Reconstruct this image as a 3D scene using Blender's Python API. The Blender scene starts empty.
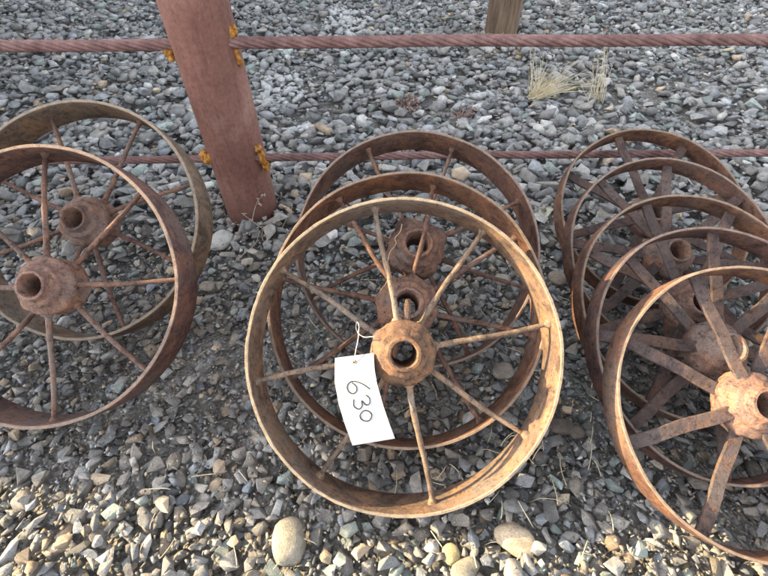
import bpy, bmesh, math, random
import numpy as np
from mathutils import Vector, Matrix, Quaternion, noise

# ------------------------------------------------------------------ camera, sky, sun, exposure
scene = bpy.context.scene
H, PITCH, FPX = 0.95, 45.6, 432.7           # camera height (m), pitch below horizon, focal length in photo pixels
cam_data = bpy.data.cameras.new('camera')
cam = bpy.data.objects.new('camera', cam_data)
scene.collection.objects.link(cam)
cam.location = (0, 0, H)
cam.rotation_euler = (math.radians(90 - PITCH), 0, 0)
cam_data.sensor_fit = 'HORIZONTAL'
cam_data.sensor_width = 36
cam_data.lens = 36 * FPX / 768
cam_data.clip_start = 0.02
cam_data.clip_end = 600
scene.camera = cam

SUN = Vector((-0.92, 0.127, 0.373)).normalized()
world = bpy.data.worlds.new('World')
scene.world = world
world.use_nodes = True
wn = world.node_tree
sky = wn.nodes.new('ShaderNodeTexSky')
sky.sky_type = 'NISHITA'
sky.sun_disc = False
sky.sun_elevation = math.asin(SUN.z)
sky.sun_rotation = math.atan2(SUN.x, SUN.y)
sky.dust_density = 2.5
sky.air_density = 1.0
sky.ozone_density = 0.6
bg = wn.nodes['Background']
bg.inputs['Strength'].default_value = 0.145
hs = wn.nodes.new('ShaderNodeHueSaturation')      # thin high haze: a whiter sky
hs.inputs['Saturation'].default_value = 0.26
wn.links.new(sky.outputs[0], hs.inputs['Color'])
wn.links.new(hs.outputs[0], bg.inputs['Color'])

sd = bpy.data.lights.new('sun', 'SUN')
sd.energy = 3.9
sd.angle = math.radians(0.6)
sd.color = (1.0, 0.74, 0.38)
sun = bpy.data.objects.new('sun', sd)
sun.rotation_euler = SUN.to_track_quat('Z', 'Y').to_euler()
sun.location = SUN * 20
scene.collection.objects.link(sun)

scene.view_settings.view_transform = 'Standard'
scene.view_settings.look = 'None'
scene.view_settings.gamma = 1
scene.view_settings.exposure = 2.2

# ------------------------------------------------------------------ helpers
C = scene.collection
random.seed(7)
rng = np.random.default_rng(11)
PI = math.pi
_p = math.radians(PITCH)
CF = Vector((0, math.cos(_p), -math.sin(_p)))
CU = Vector((0, math.sin(_p), math.cos(_p)))

def ray(x, y):
    return Vector((1, 0, 0)) * ((x - 384) / FPX) + CU * ((288 - y) / FPX) + CF

def on_ground(x, y, z=0.0):
    d = ray(x, y)
    return Vector((0, 0, H)) + d * ((z - H) / d.z)

def on_plane(x, y, p0, n):
    d = ray(x, y)
    o = Vector((0, 0, H))
    return o + d * ((p0 - o).dot(n) / d.dot(n))

def at_y(x, y, Y):
    d = ray(x, y)
    return Vector((0, 0, H)) + d * (Y / d.y)

def link(name, mesh, mat=None, parent=None):
    o = bpy.data.objects.new(name, mesh)
    C.objects.link(o)
    if mat and not mesh.materials:
        mesh.materials.append(mat)
    if parent:
        o.parent = parent
    return o

def tag(o, label=None, cat=None, group=None, kind=None):
    if label: o['label'] = label
    if cat: o['category'] = cat
    if group: o['group'] = group
    if kind: o['kind'] = kind
    return o

def empty(name, loc=(0, 0, 0)):
    o = bpy.data.objects.new(name, None)
    o.empty_display_size = 0.05
    C.objects.link(o)
    o.location = loc
    return o

def mesh_of(name, v, f, smooth=False):
    m = bpy.data.meshes.new(name)
    m.from_pydata([tuple(x) for x in v], [], f)
    m.update()
    if smooth:
        m.polygons.foreach_set('use_smooth', [True] * len(m.polygons))
    return m

def set_sharp(m, ang=35):
    m.polygons.foreach_set('use_smooth', [True] * len(m.polygons))
    m.set_sharp_from_angle(angle=math.radians(ang))

def catmull(pts, n=6):
    P = [Vector(p) for p in pts]
    P = [P[0] * 2 - P[1]] + P + [P[-1] * 2 - P[-2]]
    out = []
    for i in range(1, len(P) - 2):
        for k in range(n):
            t = k / n
            a, b, c, d = P[i - 1], P[i], P[i + 1], P[i + 2]
            out.append(0.5 * ((2 * b) + (c - a) * t + (2 * a - 5 * b + 4 * c - d) * t * t + (3 * b - a - 3 * c + d) * t ** 3))
    out.append(P[-2])
    return out

def tube(pts, rad, sides=6, cap=True):
    """verts, faces of a tube along pts; rad is a number or a list"""
    P = [Vector(p) for p in pts]
    if not isinstance(rad, (list, tuple)):
        rad = [rad] * len(P)
    v, f = [], []
    t0 = (P[1] - P[0]).normalized()
    up = Vector((0, 0, 1)) if abs(t0.z) < 0.9 else Vector((1, 0, 0))
    s = t0.cross(up).normalized()
    for i, p in enumerate(P):
        t = (P[min(i + 1, len(P) - 1)] - P[max(i - 1, 0)]).normalized()
        s = (s - t * s.dot(t)).normalized()
        b = t.cross(s)
        for k in range(sides):
            a = 2 * PI * k / sides
            v.append(p + (s * math.cos(a) + b * math.sin(a)) * rad[i])
    for i in range(len(P) - 1):
        for k in range(sides):
            k2 = (k + 1) % sides
            f.append((i * sides + k, i * sides + k2, (i + 1) * sides + k2, (i + 1) * sides + k))
    if cap:
        f.append(tuple(range(sides))[::-1])
        f.append(tuple((len(P) - 1) * sides + k for k in range(sides)))
    return v, f

def join(parts):
    V, F = [], []
    for v, f in parts:
        o = len(V)
        V += list(v)
        F += [tuple(i + o for i in q) for q in f]
    return V, F

def box(cx, cy, cz, sx, sy, sz):
    v = [Vector((cx + a * sx / 2, cy + b * sy / 2, cz + c * sz / 2)) for a in (-1, 1) for b in (-1, 1) for c in (-1, 1)]
    f = [(0, 1, 3, 2), (4, 6, 7, 5), (0, 4, 5, 1), (2, 3, 7, 6), (0, 2, 6, 4), (1, 5, 7, 3)]
    return v, f

def bevel_mesh(m, off, seg=1):
    bm = bmesh.new()
    bm.from_mesh(m)
    bmesh.ops.bevel(bm, geom=bm.edges[:], offset=off, segments=seg, affect='EDGES', profile=0.5)
    bm.to_mesh(m)
    bm.free()

# ------------------------------------------------------------------ materials
def new_mat(name):
    m = bpy.data.materials.new(name)
    m.use_nodes = True
    nt = m.node_tree
    return m, nt, nt.nodes['Principled BSDF']

def N(nt, typ, **kw):
    n = nt.nodes.new(typ)
    for k, v in kw.items():
        setattr(n, k, v)
    return n

def noise_node(nt, co, scale, detail=6, rough=0.6, dist=0.0):
    n = N(nt, 'ShaderNodeTexNoise')
    n.inputs['Scale'].default_value = scale
    n.inputs['Detail'].default_value = detail
    n.inputs['Roughness'].default_value = rough
    n.inputs['Distortion'].default_value = dist
    nt.links.new(co, n.inputs['Vector'])
    return n.outputs['Fac']

def ramp(nt, fac, stops):
    r = N(nt, 'ShaderNodeValToRGB')
    e = r.color_ramp.elements
    while len(e) < len(stops):
        e.new(0.5)
    for el, (p, c) in zip(e, stops):
        el.position = p
        el.color = (*c, 1)
    nt.links.new(fac, r.inputs[0])
    return r.outputs[0]

def mix(nt, fac, a, b, mode='MIX'):
    m = N(nt, 'ShaderNodeMix', data_type='RGBA', blend_type=mode)
    if isinstance(fac, (int, float)):
        m.inputs[0].default_value = fac
    else:
        nt.links.new(fac, m.inputs[0])
    for s, x in ((6, a), (7, b)):
        if isinstance(x, tuple):
            m.inputs[s].default_value = (*x, 1)
        else:
            nt.links.new(x, m.inputs[s])
    return m.outputs[2]

def bump(nt, bsdf, h, strength=0.4, dist=0.002):
    b = N(nt, 'ShaderNodeBump')
    b.inputs['Strength'].default_value = strength
    b.inputs['Distance'].default_value = dist
    nt.links.new(h, b.inputs['Height'])
    nt.links.new(b.outputs[0], bsdf.inputs['Normal'])

def coord(nt, seed=0.0, scale=(1, 1, 1)):
    tc = N(nt, 'ShaderNodeTexCoord')
    oi = N(nt, 'ShaderNodeObjectInfo')
    mul = N(nt, 'ShaderNodeMath', operation='MULTIPLY')
    mul.inputs[1].default_value = 37.0
    nt.links.new(oi.outputs['Random'], mul.inputs[0])
    mp = N(nt, 'ShaderNodeVectorMath', operation='ADD')
    nt.links.new(tc.outputs['Object'], mp.inputs[0])
    nt.links.new(mul.outputs[0], mp.inputs[1])
    m2 = N(nt, 'ShaderNodeMapping')
    m2.inputs['Location'].default_value = (seed, seed * 1.7, seed * 0.3)
    m2.inputs['Scale'].default_value = scale
    nt.links.new(mp.outputs[0], m2.inputs['Vector'])
    return m2.outputs[0], tc

def rust(name, dark, mid, lite, edge=None, w=0.082, seed=0.0, rough=0.8, bs=0.55):
    """layered iron rust; edge = paler colour along the near edge of a band (local z)"""
    m, nt, b = new_mat(name)
    co, tc = coord(nt, seed)
    n0 = noise_node(nt, co, 4.5, 3, 0.55, 0.6)
    n1 = noise_node(nt, co, 17, 8, 0.7, 0.8)
    n2 = noise_node(nt, co, 75, 8, 0.72)
    n3 = noise_node(nt, co, 300, 4, 0.7)
    c = ramp(nt, n1, [(0.36, dark), (0.49, mid), (0.62, lite)])
    grey = tuple(0.5 * (sum(lite) / 3) + 0.5 * x for x in lite)          # bare, weathered grey-tan metal
    f0 = ramp(nt, n0, [(0.50, (0, 0, 0)), (0.66, (0.75, 0.75, 0.75))])
    c = mix(nt, f0, c, grey)
    orange = (min(1, mid[0] * 1.7), mid[1] * 1.25, mid[2] * 0.75)        # fresh rust bloom
    f1 = ramp(nt, n1, [(0.53, (0, 0, 0)), (0.60, (0.6, 0.6, 0.6)), (0.68, (0, 0, 0))])
    c = mix(nt, f1, c, orange)
    pits = ramp(nt, n2, [(0.36, (0.30, 0.27, 0.26)), (0.46, (0.92, 0.9, 0.9)), (0.62, (1.15, 1.15, 1.15))])
    c = mix(nt, 0.85, c, pits, 'MULTIPLY')
    sp = ramp(nt, n3, [(0.35, (0.65, 0.62, 0.62)), (0.6, (1.08, 1.08, 1.08))])
    c = mix(nt, 0.6, c, sp, 'MULTIPLY')
    if edge:
        sx = N(nt, 'ShaderNodeSeparateXYZ')
        nt.links.new(tc.outputs['Object'], sx.inputs[0])
        mr = N(nt, 'ShaderNodeMapRange')
        mr.inputs['From Min'].default_value = -0.0032
        mr.inputs['From Max'].default_value = -0.001
        nt.links.new(sx.outputs['Z'], mr.inputs['Value'])
        edge_fac = N(nt, 'ShaderNodeMath', operation='MULTIPLY')
        wr = ramp(nt, n2, [(0.3, (0.35, 0.35, 0.35)), (0.7, (0.9, 0.9, 0.9))])
        nt.links.new(mr.outputs[0], edge_fac.inputs[0])
        nt.links.new(wr, edge_fac.inputs[1])
        c = mix(nt, edge_fac.outputs[0], c, edge)
    nt.links.new(c, b.inputs['Base Color'])
    b.inputs['Roughness'].default_value = rough
    b.inputs['Specular IOR Level'].default_value = 0.35
    hgt = N(nt, 'ShaderNodeMath', operation='ADD')
    nt.links.new(n2, hgt.inputs[0])
    nt.links.new(n3, hgt.inputs[1])
    bump(nt, b, hgt.outputs[0], bs, 0.0025)
    return m

M = {}
M['rim_front'] = rust('rust_tan', (0.080, 0.050, 0.038), (0.148, 0.098, 0.070), (0.24, 0.168, 0.12), edge=(0.38, 0.31, 0.225), seed=1)
M['rim_mid'] = rust('rust_red', (0.072, 0.036, 0.026), (0.140, 0.072, 0.048), (0.22, 0.125, 0.078), edge=(0.30, 0.235, 0.18), seed=4)
M['rim_back'] = rust('rust_dark', (0.065, 0.034, 0.029), (0.122, 0.066, 0.050), (0.19, 0.112, 0.080), edge=(0.29, 0.23, 0.19), seed=9)
M['rim_old'] = rust('rust_olive', (0.08, 0.056, 0.040), (0.145, 0.105, 0.076), (0.22, 0.165, 0.115), edge=(0.34, 0.28, 0.22), seed=15)
M['rim_purple'] = rust('rust_purple', (0.058, 0.033, 0.031), (0.105, 0.060, 0.054), (0.165, 0.098, 0.08), edge=(0.29, 0.22, 0.18), seed=21)
M['hub_front'] = rust('rust_hub_tan', (0.082, 0.048, 0.033), (0.155, 0.092, 0.060), (0.235, 0.148, 0.098), seed=3, bs=0.6)
M['hub_back'] = rust('rust_hub_red', (0.11, 0.062, 0.050), (0.20, 0.122, 0.096), (0.29, 0.19, 0.15), seed=5, bs=0.6)
M['spoke_front'] = rust('rust_spoke_tan', (0.11, 0.078, 0.058), (0.20, 0.145, 0.105), (0.29, 0.22, 0.165), seed=6)
M['spoke_back'] = rust('rust_spoke_red', (0.075, 0.042, 0.034), (0.145, 0.083, 0.064), (0.23, 0.145, 0.11), seed=8)
M['flat_bar'] = rust('rust_bar', (0.055, 0.04, 0.038), (0.09, 0.063, 0.058), (0.135, 0.092, 0.080), seed=12)
M['post'] = None

def post_mat():
    m, nt, b = new_mat('oxide_painted_steel')
    co, tc = coord(nt, 2)
    n1 = noise_node(nt, co, 5, 7, 0.6, 0.4)
    n2 = noise_node(nt, co, 90, 6, 0.7)
    co2, _ = coord(nt, 5, (14, 14, 1.6))
    n3 = noise_node(nt, co2, 4, 5, 0.6)
    c = ramp(nt, n1, [(0.3, (0.155, 0.074, 0.060)), (0.52, (0.215, 0.106, 0.086)), (0.68, (0.285, 0.162, 0.135))])
    s = ramp(nt, n2, [(0.3, (0.6, 0.56, 0.55)), (0.55, (1, 1, 1)), (0.75, (1.25, 1.2, 1.2))])
    c = mix(nt, 0.75, c, s, 'MULTIPLY')
    st = ramp(nt, n3, [(0.33, (0.62, 0.55, 0.52)), (0.5, (1, 1, 1))])
    c = mix(nt, 0.55, c, st, 'MULTIPLY')
    ch = noise_node(nt, co, 26, 9, 0.75, 0.2)                       # chips down to dark steel, and pale scuffs
    chf = ramp(nt, ch, [(0.335, (1, 1, 1)), (0.355, (0, 0, 0))])
    c = mix(nt, chf, c, (0.07, 0.038, 0.032))
    scf = ramp(nt, noise_node(nt, co2, 9, 8, 0.7), [(0.62, (0, 0, 0)), (0.70, (0.5, 0.5, 0.5))])
    c = mix(nt, scf, c, (0.34, 0.24, 0.21))
    sz = N(nt, 'ShaderNodeSeparateXYZ')
    nt.links.new(tc.outputs['Object'], sz.inputs[0])
    ad = N(nt, 'ShaderNodeMath', operation='MULTIPLY_ADD')
    nt.links.new(n1, ad.inputs[0]); ad.inputs[1].default_value = -0.28
    nt.links.new(sz.outputs['Z'], ad.inputs[2])
    mr = N(nt, 'ShaderNodeMapRange')
    mr.inputs['From Min'].default_value = -0.02; mr.inputs['From Max'].default_value = -0.13
    mr.inputs['To Max'].default_value = 0.7
    nt.links.new(ad.outputs[0], mr.inputs['Value'])
    c = mix(nt, mr.outputs[0], c, (0.10, 0.050, 0.043))             # darker red towards the foot
    nt.links.new(c, b.inputs['Base Color'])
    b.inputs['Roughness'].default_value = 0.72
    b.inputs['Specular IOR Level'].default_value = 0.3
    bump(nt, b, n2, 0.35, 0.002)
    return m
M['post'] = post_mat()

def simple(name, cols, scale, rough=0.9, bs=0.4, bd=0.002, mapping=(1, 1, 1), seed=0, det=6):
    m, nt, b = new_mat(name)
    co, tc = coord(nt, seed, mapping)
    n1 = noise_node(nt, co, scale, det, 0.65)
    n2 = noise_node(nt, co, scale * 6, 4, 0.65)
    c = ramp(nt, n1, [(0.3, cols[0]), (0.5, cols[1]), (0.7, cols[2])])
    s = ramp(nt, n2, [(0.3, (0.7, 0.7, 0.7)), (0.65, (1.1, 1.1, 1.1))])
    c = mix(nt, 0.6, c, s, 'MULTIPLY')
    nt.links.new(c, b.inputs['Base Color'])
    b.inputs['Roughness'].default_value = rough
    b.inputs['Specular IOR Level'].default_value = 0.25
    bump(nt, b, n2, bs, bd)
    return m

M['rope'] = simple('oxide_painted_rope', ((0.105, 0.06, 0.057), (0.185, 0.105, 0.10), (0.28, 0.175, 0.165)), 28, 0.75)
M['foam'] = simple('amber_foam', ((0.16, 0.06, 0.012), (0.46, 0.20, 0.035), (0.66, 0.42, 0.16)), 75, 0.6, 0.6, 0.004)
M['timber'] = simple('weathered_timber', ((0.085, 0.06, 0.045), (0.17, 0.12, 0.086), (0.26, 0.185, 0.13)), 7, 0.9, 0.5, 0.004, (7, 7, 0.7))
def soil_mat():
    """trodden fines; beyond the built stones its cells carry the gravel on"""
    m, nt, b = new_mat('gravel_soil')
    geo = N(nt, 'ShaderNodeNewGeometry')
    def cells(scale):
        v = N(nt, 'ShaderNodeTexVoronoi')
        v.inputs['Scale'].default_value = scale
        nt.links.new(geo.outputs['Position'], v.inputs['Vector'])
        bw = N(nt, 'ShaderNodeRGBToBW')
        nt.links.new(v.outputs['Color'], bw.inputs[0])
        return bw.outputs[0], v.outputs['Distance']
    c1, d1 = cells(26)
    c2, d2 = cells(110)
    a = ramp(nt, c1, [(0.15, (0.12, 0.118, 0.112)), (0.5, (0.19, 0.187, 0.18)), (0.85, (0.29, 0.287, 0.275))])
    f = ramp(nt, c2, [(0.15, (0.10, 0.094, 0.085)), (0.5, (0.165, 0.157, 0.145)), (0.85, (0.26, 0.25, 0.23))])
    nz = noise_node(nt, geo.outputs['Position'], 3.0, 5, 0.6)
    c = mix(nt, ramp(nt, nz, [(0.4, (0.25, 0.25, 0.25)), (0.6, (0.8, 0.8, 0.8))]), a, f)
    nt.links.new(c, b.inputs['Base Color'])
    b.inputs['Roughness'].default_value = 0.95
    b.inputs['Specular IOR Level'].default_value = 0.2
    ad = N(nt, 'ShaderNodeMath', operation='MULTIPLY_ADD')
    nt.links.new(d1, ad.inputs[0]); ad.inputs[1].default_value = -2.0
    nt.links.new(d2, ad.inputs[2])
    bump(nt, b, ad.outputs[0], 0.9, 0.012)
    return m
M['soil'] = soil_mat()
M['paper'] = simple('tag_paper', ((0.47, 0.47, 0.465), (0.55, 0.56, 0.575), (0.575, 0.585, 0.60)), 22, 0.7, 0.05, 0.0005)
M['ink'] = simple('pencil_ink', ((0.02, 0.02, 0.025), (0.035, 0.035, 0.04), (0.05, 0.05, 0.055)), 80, 0.6)
M['string'] = simple('white_string', ((0.55, 0.53, 0.48), (0.68, 0.66, 0.6), (0.75, 0.73, 0.68)), 120, 0.8)
M['eyelet'] = simple('card_eyelet', ((0.35, 0.24, 0.14), (0.45, 0.32, 0.2), (0.5, 0.38, 0.25)), 120, 0.8)
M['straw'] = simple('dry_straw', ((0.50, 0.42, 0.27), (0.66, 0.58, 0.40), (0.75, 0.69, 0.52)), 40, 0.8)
M['twig'] = simple('dry_twig', ((0.26, 0.21, 0.17), (0.40, 0.34, 0.28), (0.52, 0.45, 0.38)), 60, 0.85)
M['dryflower'] = simple('dry_pinkish_weed', ((0.20, 0.13, 0.11), (0.32, 0.22, 0.19), (0.42, 0.32, 0.28)), 60, 0.85)
M['leaf'] = simple('dead_leaf', ((0.12, 0.06, 0.04), (0.2, 0.11, 0.07), (0.3, 0.18, 0.11)), 60, 0.8)
M['galv'] = simple('galvanised_sheet', ((0.30, 0.31, 0.32), (0.38, 0.39, 0.40), (0.45, 0.46, 0.47)), 6, 0.5)

def stone_mat(name, per_object):
    m, nt, b = new_mat(name)
    geo = N(nt, 'ShaderNodeNewGeometry')
    if per_object:
        oi = N(nt, 'ShaderNodeObjectInfo')
        col = oi.outputs['Color']
    else:
        at = N(nt, 'ShaderNodeAttribute', attribute_name='stone_colour')
        col = at.outputs['Color']
    n1 = noise_node(nt, geo.outputs['Position'], 55, 6, 0.65)
    n2 = noise_node(nt, geo.outputs['Position'], 320, 5, 0.7)
    v1 = ramp(nt, n1, [(0.3, (0.62, 0.62, 0.64)), (0.5, (1, 1, 1)), (0.72, (1.35, 1.33, 1.27))])
    v2 = ramp(nt, n2, [(0.3, (0.62, 0.62, 0.62)), (0.52, (1, 1, 1)), (0.75, (1.4, 1.38, 1.34))])
    c = mix(nt, 0.9, col, v1, 'MULTIPLY')
    c = mix(nt, 0.9, c, v2, 'MULTIPLY')
    nt.links.new(c, b.inputs['Base Color'])
    b.inputs['Roughness'].default_value = 0.82
    b.inputs['Specular IOR Level'].default_value = 0.35
    ad = N(nt, 'ShaderNodeMath', operation='ADD')
    nt.links.new(n1, ad.inputs[0])
    nt.links.new(n2, ad.inputs[1])
    bump(nt, b, ad.outputs[0], 0.6, 0.007)
    return m
M['stone'] = stone_mat('crushed_basalt', False)
M['stone_single'] = stone_mat('crushed_basalt_single', True)

# ------------------------------------------------------------------ where the wheels stand: centre of near edge x, y, lean, radius, rim width
W = 0.100
SPEC = {'front': (0.038, 0.486, 49.3, 0.304, W), 'middle': (0.051, 0.631, 54.7, 0.304, W), 'rear': (0.083, 0.830, 54.6, 0.305, W),
        'olive': (-0.786, 0.900, 47, 0.31, 0.098), 'purple': (-0.757, 0.660, 47, 0.31, 0.098)}
for i_, (x_, y_, l_) in enumerate([(0.800, 1.050, 59), (0.776, 0.873, 59), (0.745, 0.690, 59), (0.735, 0.555, 58.5), (0.728, 0.420, 58)]):
    SPEC['row%d' % i_] = (x_, y_, l_, 0.278, 0.062)

# ------------------------------------------------------------------ ground: one big sheet of soil
GX0, GX1, GY0, GY1, GRID = -4.2, 4.2, -0.9, 6.4, 0.005
def ground_sheet():
    R = 150
    xs = sorted(set([-R, -60, -20, -8] + list(np.linspace(GX0, GX1, 12)) + [8, 20, 60, R]))
    ys = sorted(set([-R, -60, -20, -5] + list(np.linspace(GY0, GY1, 10)) + [10, 25, 60, R]))
    v = [(x, y, -0.034 if y < 1.4 else -0.052) for y in ys for x in xs]
    n = len(xs)
    f = [(j * n + i, j * n + i + 1, (j + 1) * n + i + 1, (j + 1) * n + i) for j in range(len(ys) - 1) for i in range(n - 1)]
    return mesh_of('ground', v, f)
ground = link('ground', ground_sheet(), M['soil'])
tag(ground, kind='structure')

# ------------------------------------------------------------------ gravel: stones dropped one by one onto a height field
def stone_variant(seed, npts, bev):
    r = random.Random(seed)
    bm = bmesh.new()
    for i in range(npts):
        d = Vector((r.gauss(0, 1), r.gauss(0, 1), r.gauss(0, 1))).normalized()
        k = (abs(d.x) ** 2.7 + abs(d.y) ** 2.7 + abs(d.z) ** 2.7) ** (-1 / 2.7)   # towards a rounded box: chunky
        k *= r.uniform(0.78, 1.08)
        bm.verts.new(d * k)
    res = bmesh.ops.convex_hull(bm, input=bm.verts[:])
    bmesh.ops.delete(bm, geom=[g for g in res['geom_interior'] if isinstance(g, bmesh.types.BMVert)], context='VERTS')
    bmesh.ops.dissolve_limit(bm, angle_limit=math.radians(14), verts=bm.verts[:], edges=bm.edges[:])
    if bev:
        bmesh.ops.bevel(bm, geom=bm.edges[:], offset=0.032, segments=1, affect='EDGES', profile=0.5, clamp_overlap=True)
    bmesh.ops.triangulate(bm, faces=bm.faces[:])
    m = bpy.data.meshes.new('stone')
    bm.to_mesh(m)
    bm.free()
    if bev:
        set_sharp(m, 28)
    return m

HI = [stone_variant(100 + i, random.Random(i).choice((9, 10, 11, 13)), True) for i in range(22)]
LO = [stone_variant(300 + i, random.Random(i).choice((10, 11, 12, 14)), False) for i in range(22)]
FI = [stone_variant(500 + i, 8, False) for i in range(14)]
for m in HI:
    m.materials.append(M['stone_single'])

def sample_colour(n, y, r_):
    """grey crushed rock; the front strip carries more brown, the clean ballast behind is paler and bluer"""
    t = np.clip((y - 1.0) / 0.7, 0, 1)
    g = np.exp(r_.normal(np.log(0.24), 0.28, n)) * (1 - t) + np.exp(r_.normal(np.log(0.30), 0.24, n)) * t
    warm = r_.normal(0.03, 0.06, n) * (1 - t) + r_.normal(-0.01, 0.03, n) * t
    col = np.stack([g * (1 + warm), g * (1 + 0.12 * warm), g * (1 - 1.0 * warm)], 1)
    k = r_.random(n)
    tan = k < 0.07 * (1 - t) + 0.02 * t
    col[tan] = g[tan, None] * np.array([1.65, 1.32, 0.98])
    pale = (k > 0.965)
    col[pale] = g[pale, None] * np.array([1.75, 1.75, 1.7])
    green = (k > 0.9) & (k < 0.95)
    col[green] = g[green, None] * np.array([0.93, 1.08, 1.03])
    return np.clip(col, 0.02, 0.62)

cob = [  # x, y px, width px, height px, turn, colour
    (289, 541, 33, 38, 0.2, (0.235, 0.215, 0.175)), (517, 538, 40, 26, -0.5, (0.32, 0.26, 0.19)),
    (221, 239, 20, 26, -0.6, (0.36, 0.36, 0.35)), (233, 218, 17, 10, 0.1, (0.25, 0.22, 0.19)),
    (206, 283, 15, 10, 0, (0.21, 0.19, 0.16)), (504, 368, 21, 16, 0.2, (0.20, 0.175, 0.15)),
    (558, 276, 17, 16, 0, (0.19, 0.16, 0.13)), (503, 277, 17, 12, 0.1, (0.22, 0.20, 0.17)),
    (564, 424, 29, 14, 0, (0.085, 0.07, 0.06)), (579, 429, 15, 12, 0.3, (0.10, 0.085, 0.07)),
    (466, 567, 30, 18, 0.4, (0.22, 0.2, 0.16)), (452, 552, 17, 17, 0.4, (0.33, 0.27, 0.15))]
def scatter():
    S = []                                           # x, y, mean size, kind
    def put(n, x0, x1, y0, y1, s0, s1, kind, keep=None):
        x = rng.uniform(x0, x1, n); y = rng.uniform(y0, y1, n)
        s = np.exp(rng.uniform(np.log(s0), np.log(s1), n))
        if keep is not None:
            ok = rng.random(n) < keep(x, y)
            x, y, s = x[ok], y[ok], s[ok]
        S.append(np.stack([x, y, s, np.full(len(x), kind), np.zeros(len(x))], 1))
    front = lambda x, y: 1 / (1 + np.exp((y - 1.32 - 0.07 * np.sin(x * 7)) / 0.055))
    def patchy(x, y):                               # finer, sandier patch beside and under the wheels
        d = np.exp(-(((x + 0.45) / 0.38) ** 2 + ((y - 0.62) / 0.26) ** 2))
        d2 = np.exp(-(((x - 0.62) / 0.25) ** 2 + ((y - 0.5) / 0.35) ** 2))
        return np.clip(1 - 0.50 * d - 0.35 * d2, 0, 1)
    back = lambda x, y: 1 - front(x, y)
    layers = []
    # 0 bed
    put(9000, -2.0, 2.0, GY0, 1.6, 0.020, 0.034, 0, front)
    put(5200, GX0, GX1, 1.1, GY1, 0.045, 0.075, 0, back)
    put(1500, GX0, -1.9, GY0, 1.5, 0.03, 0.05, 0)
    put(1500, 1.9, GX1, GY0, 1.5, 0.03, 0.05, 0)
    b0 = np.concatenate(S); S.clear()
    # 1 body
    put(22000, -2.0, 2.0, GY0, 1.6, 0.016, 0.042, 1, lambda x, y: front(x, y) * patchy(x, y))
    put(2600, -2.0, 2.0, GY0, 0.5, 0.028, 0.047, 1, lambda x, y: front(x, y) * patchy(x, y))
    put(24000, GX0, GX1, 1.1, GY1, 0.034, 0.092, 1, back)
    put(5000, -2.8, 2.8, 1.12, 2.0, 0.026, 0.065, 1)
    put(1800, GX0, -1.9, GY0, 1.5, 0.025, 0.05, 1)
    put(1800, 1.9, GX1, GY0, 1.5, 0.025, 0.05, 1)
    b1 = np.concatenate(S); S.clear()
    # 2 chips and fines sifted in between
    put(16000, -1.7, 1.7, -0.5, 1.6, 0.010, 0.022, 3, front)
    put(30000, -1.1, 1.2, 0.0, 1.3, 0.005, 0.013, 2, lambda x, y: front(x, y) * (1.05 - patchy(x, y)) * 1.3)
    put(22000, -1.4, 1.4, -0.3, 1.4, 0.006, 0.013, 3, front)
    put(24000, -3.4, 3.4, 1.2, 4.6, 0.018, 0.040, 3, back)
    b2 = np.concatenate(S); S.clear()
    for b in (b0, b1, b2):
        rng.shuffle(b)
    # chips fall half before, half after the body so that they fill the gaps
    h = len(b2) // 2
    A = np.concatenate([b0, b1[: len(b1) * 2 // 3], b2[:h], b1[len(b1) * 2 // 3:], b2[h:]])
    return A

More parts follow.
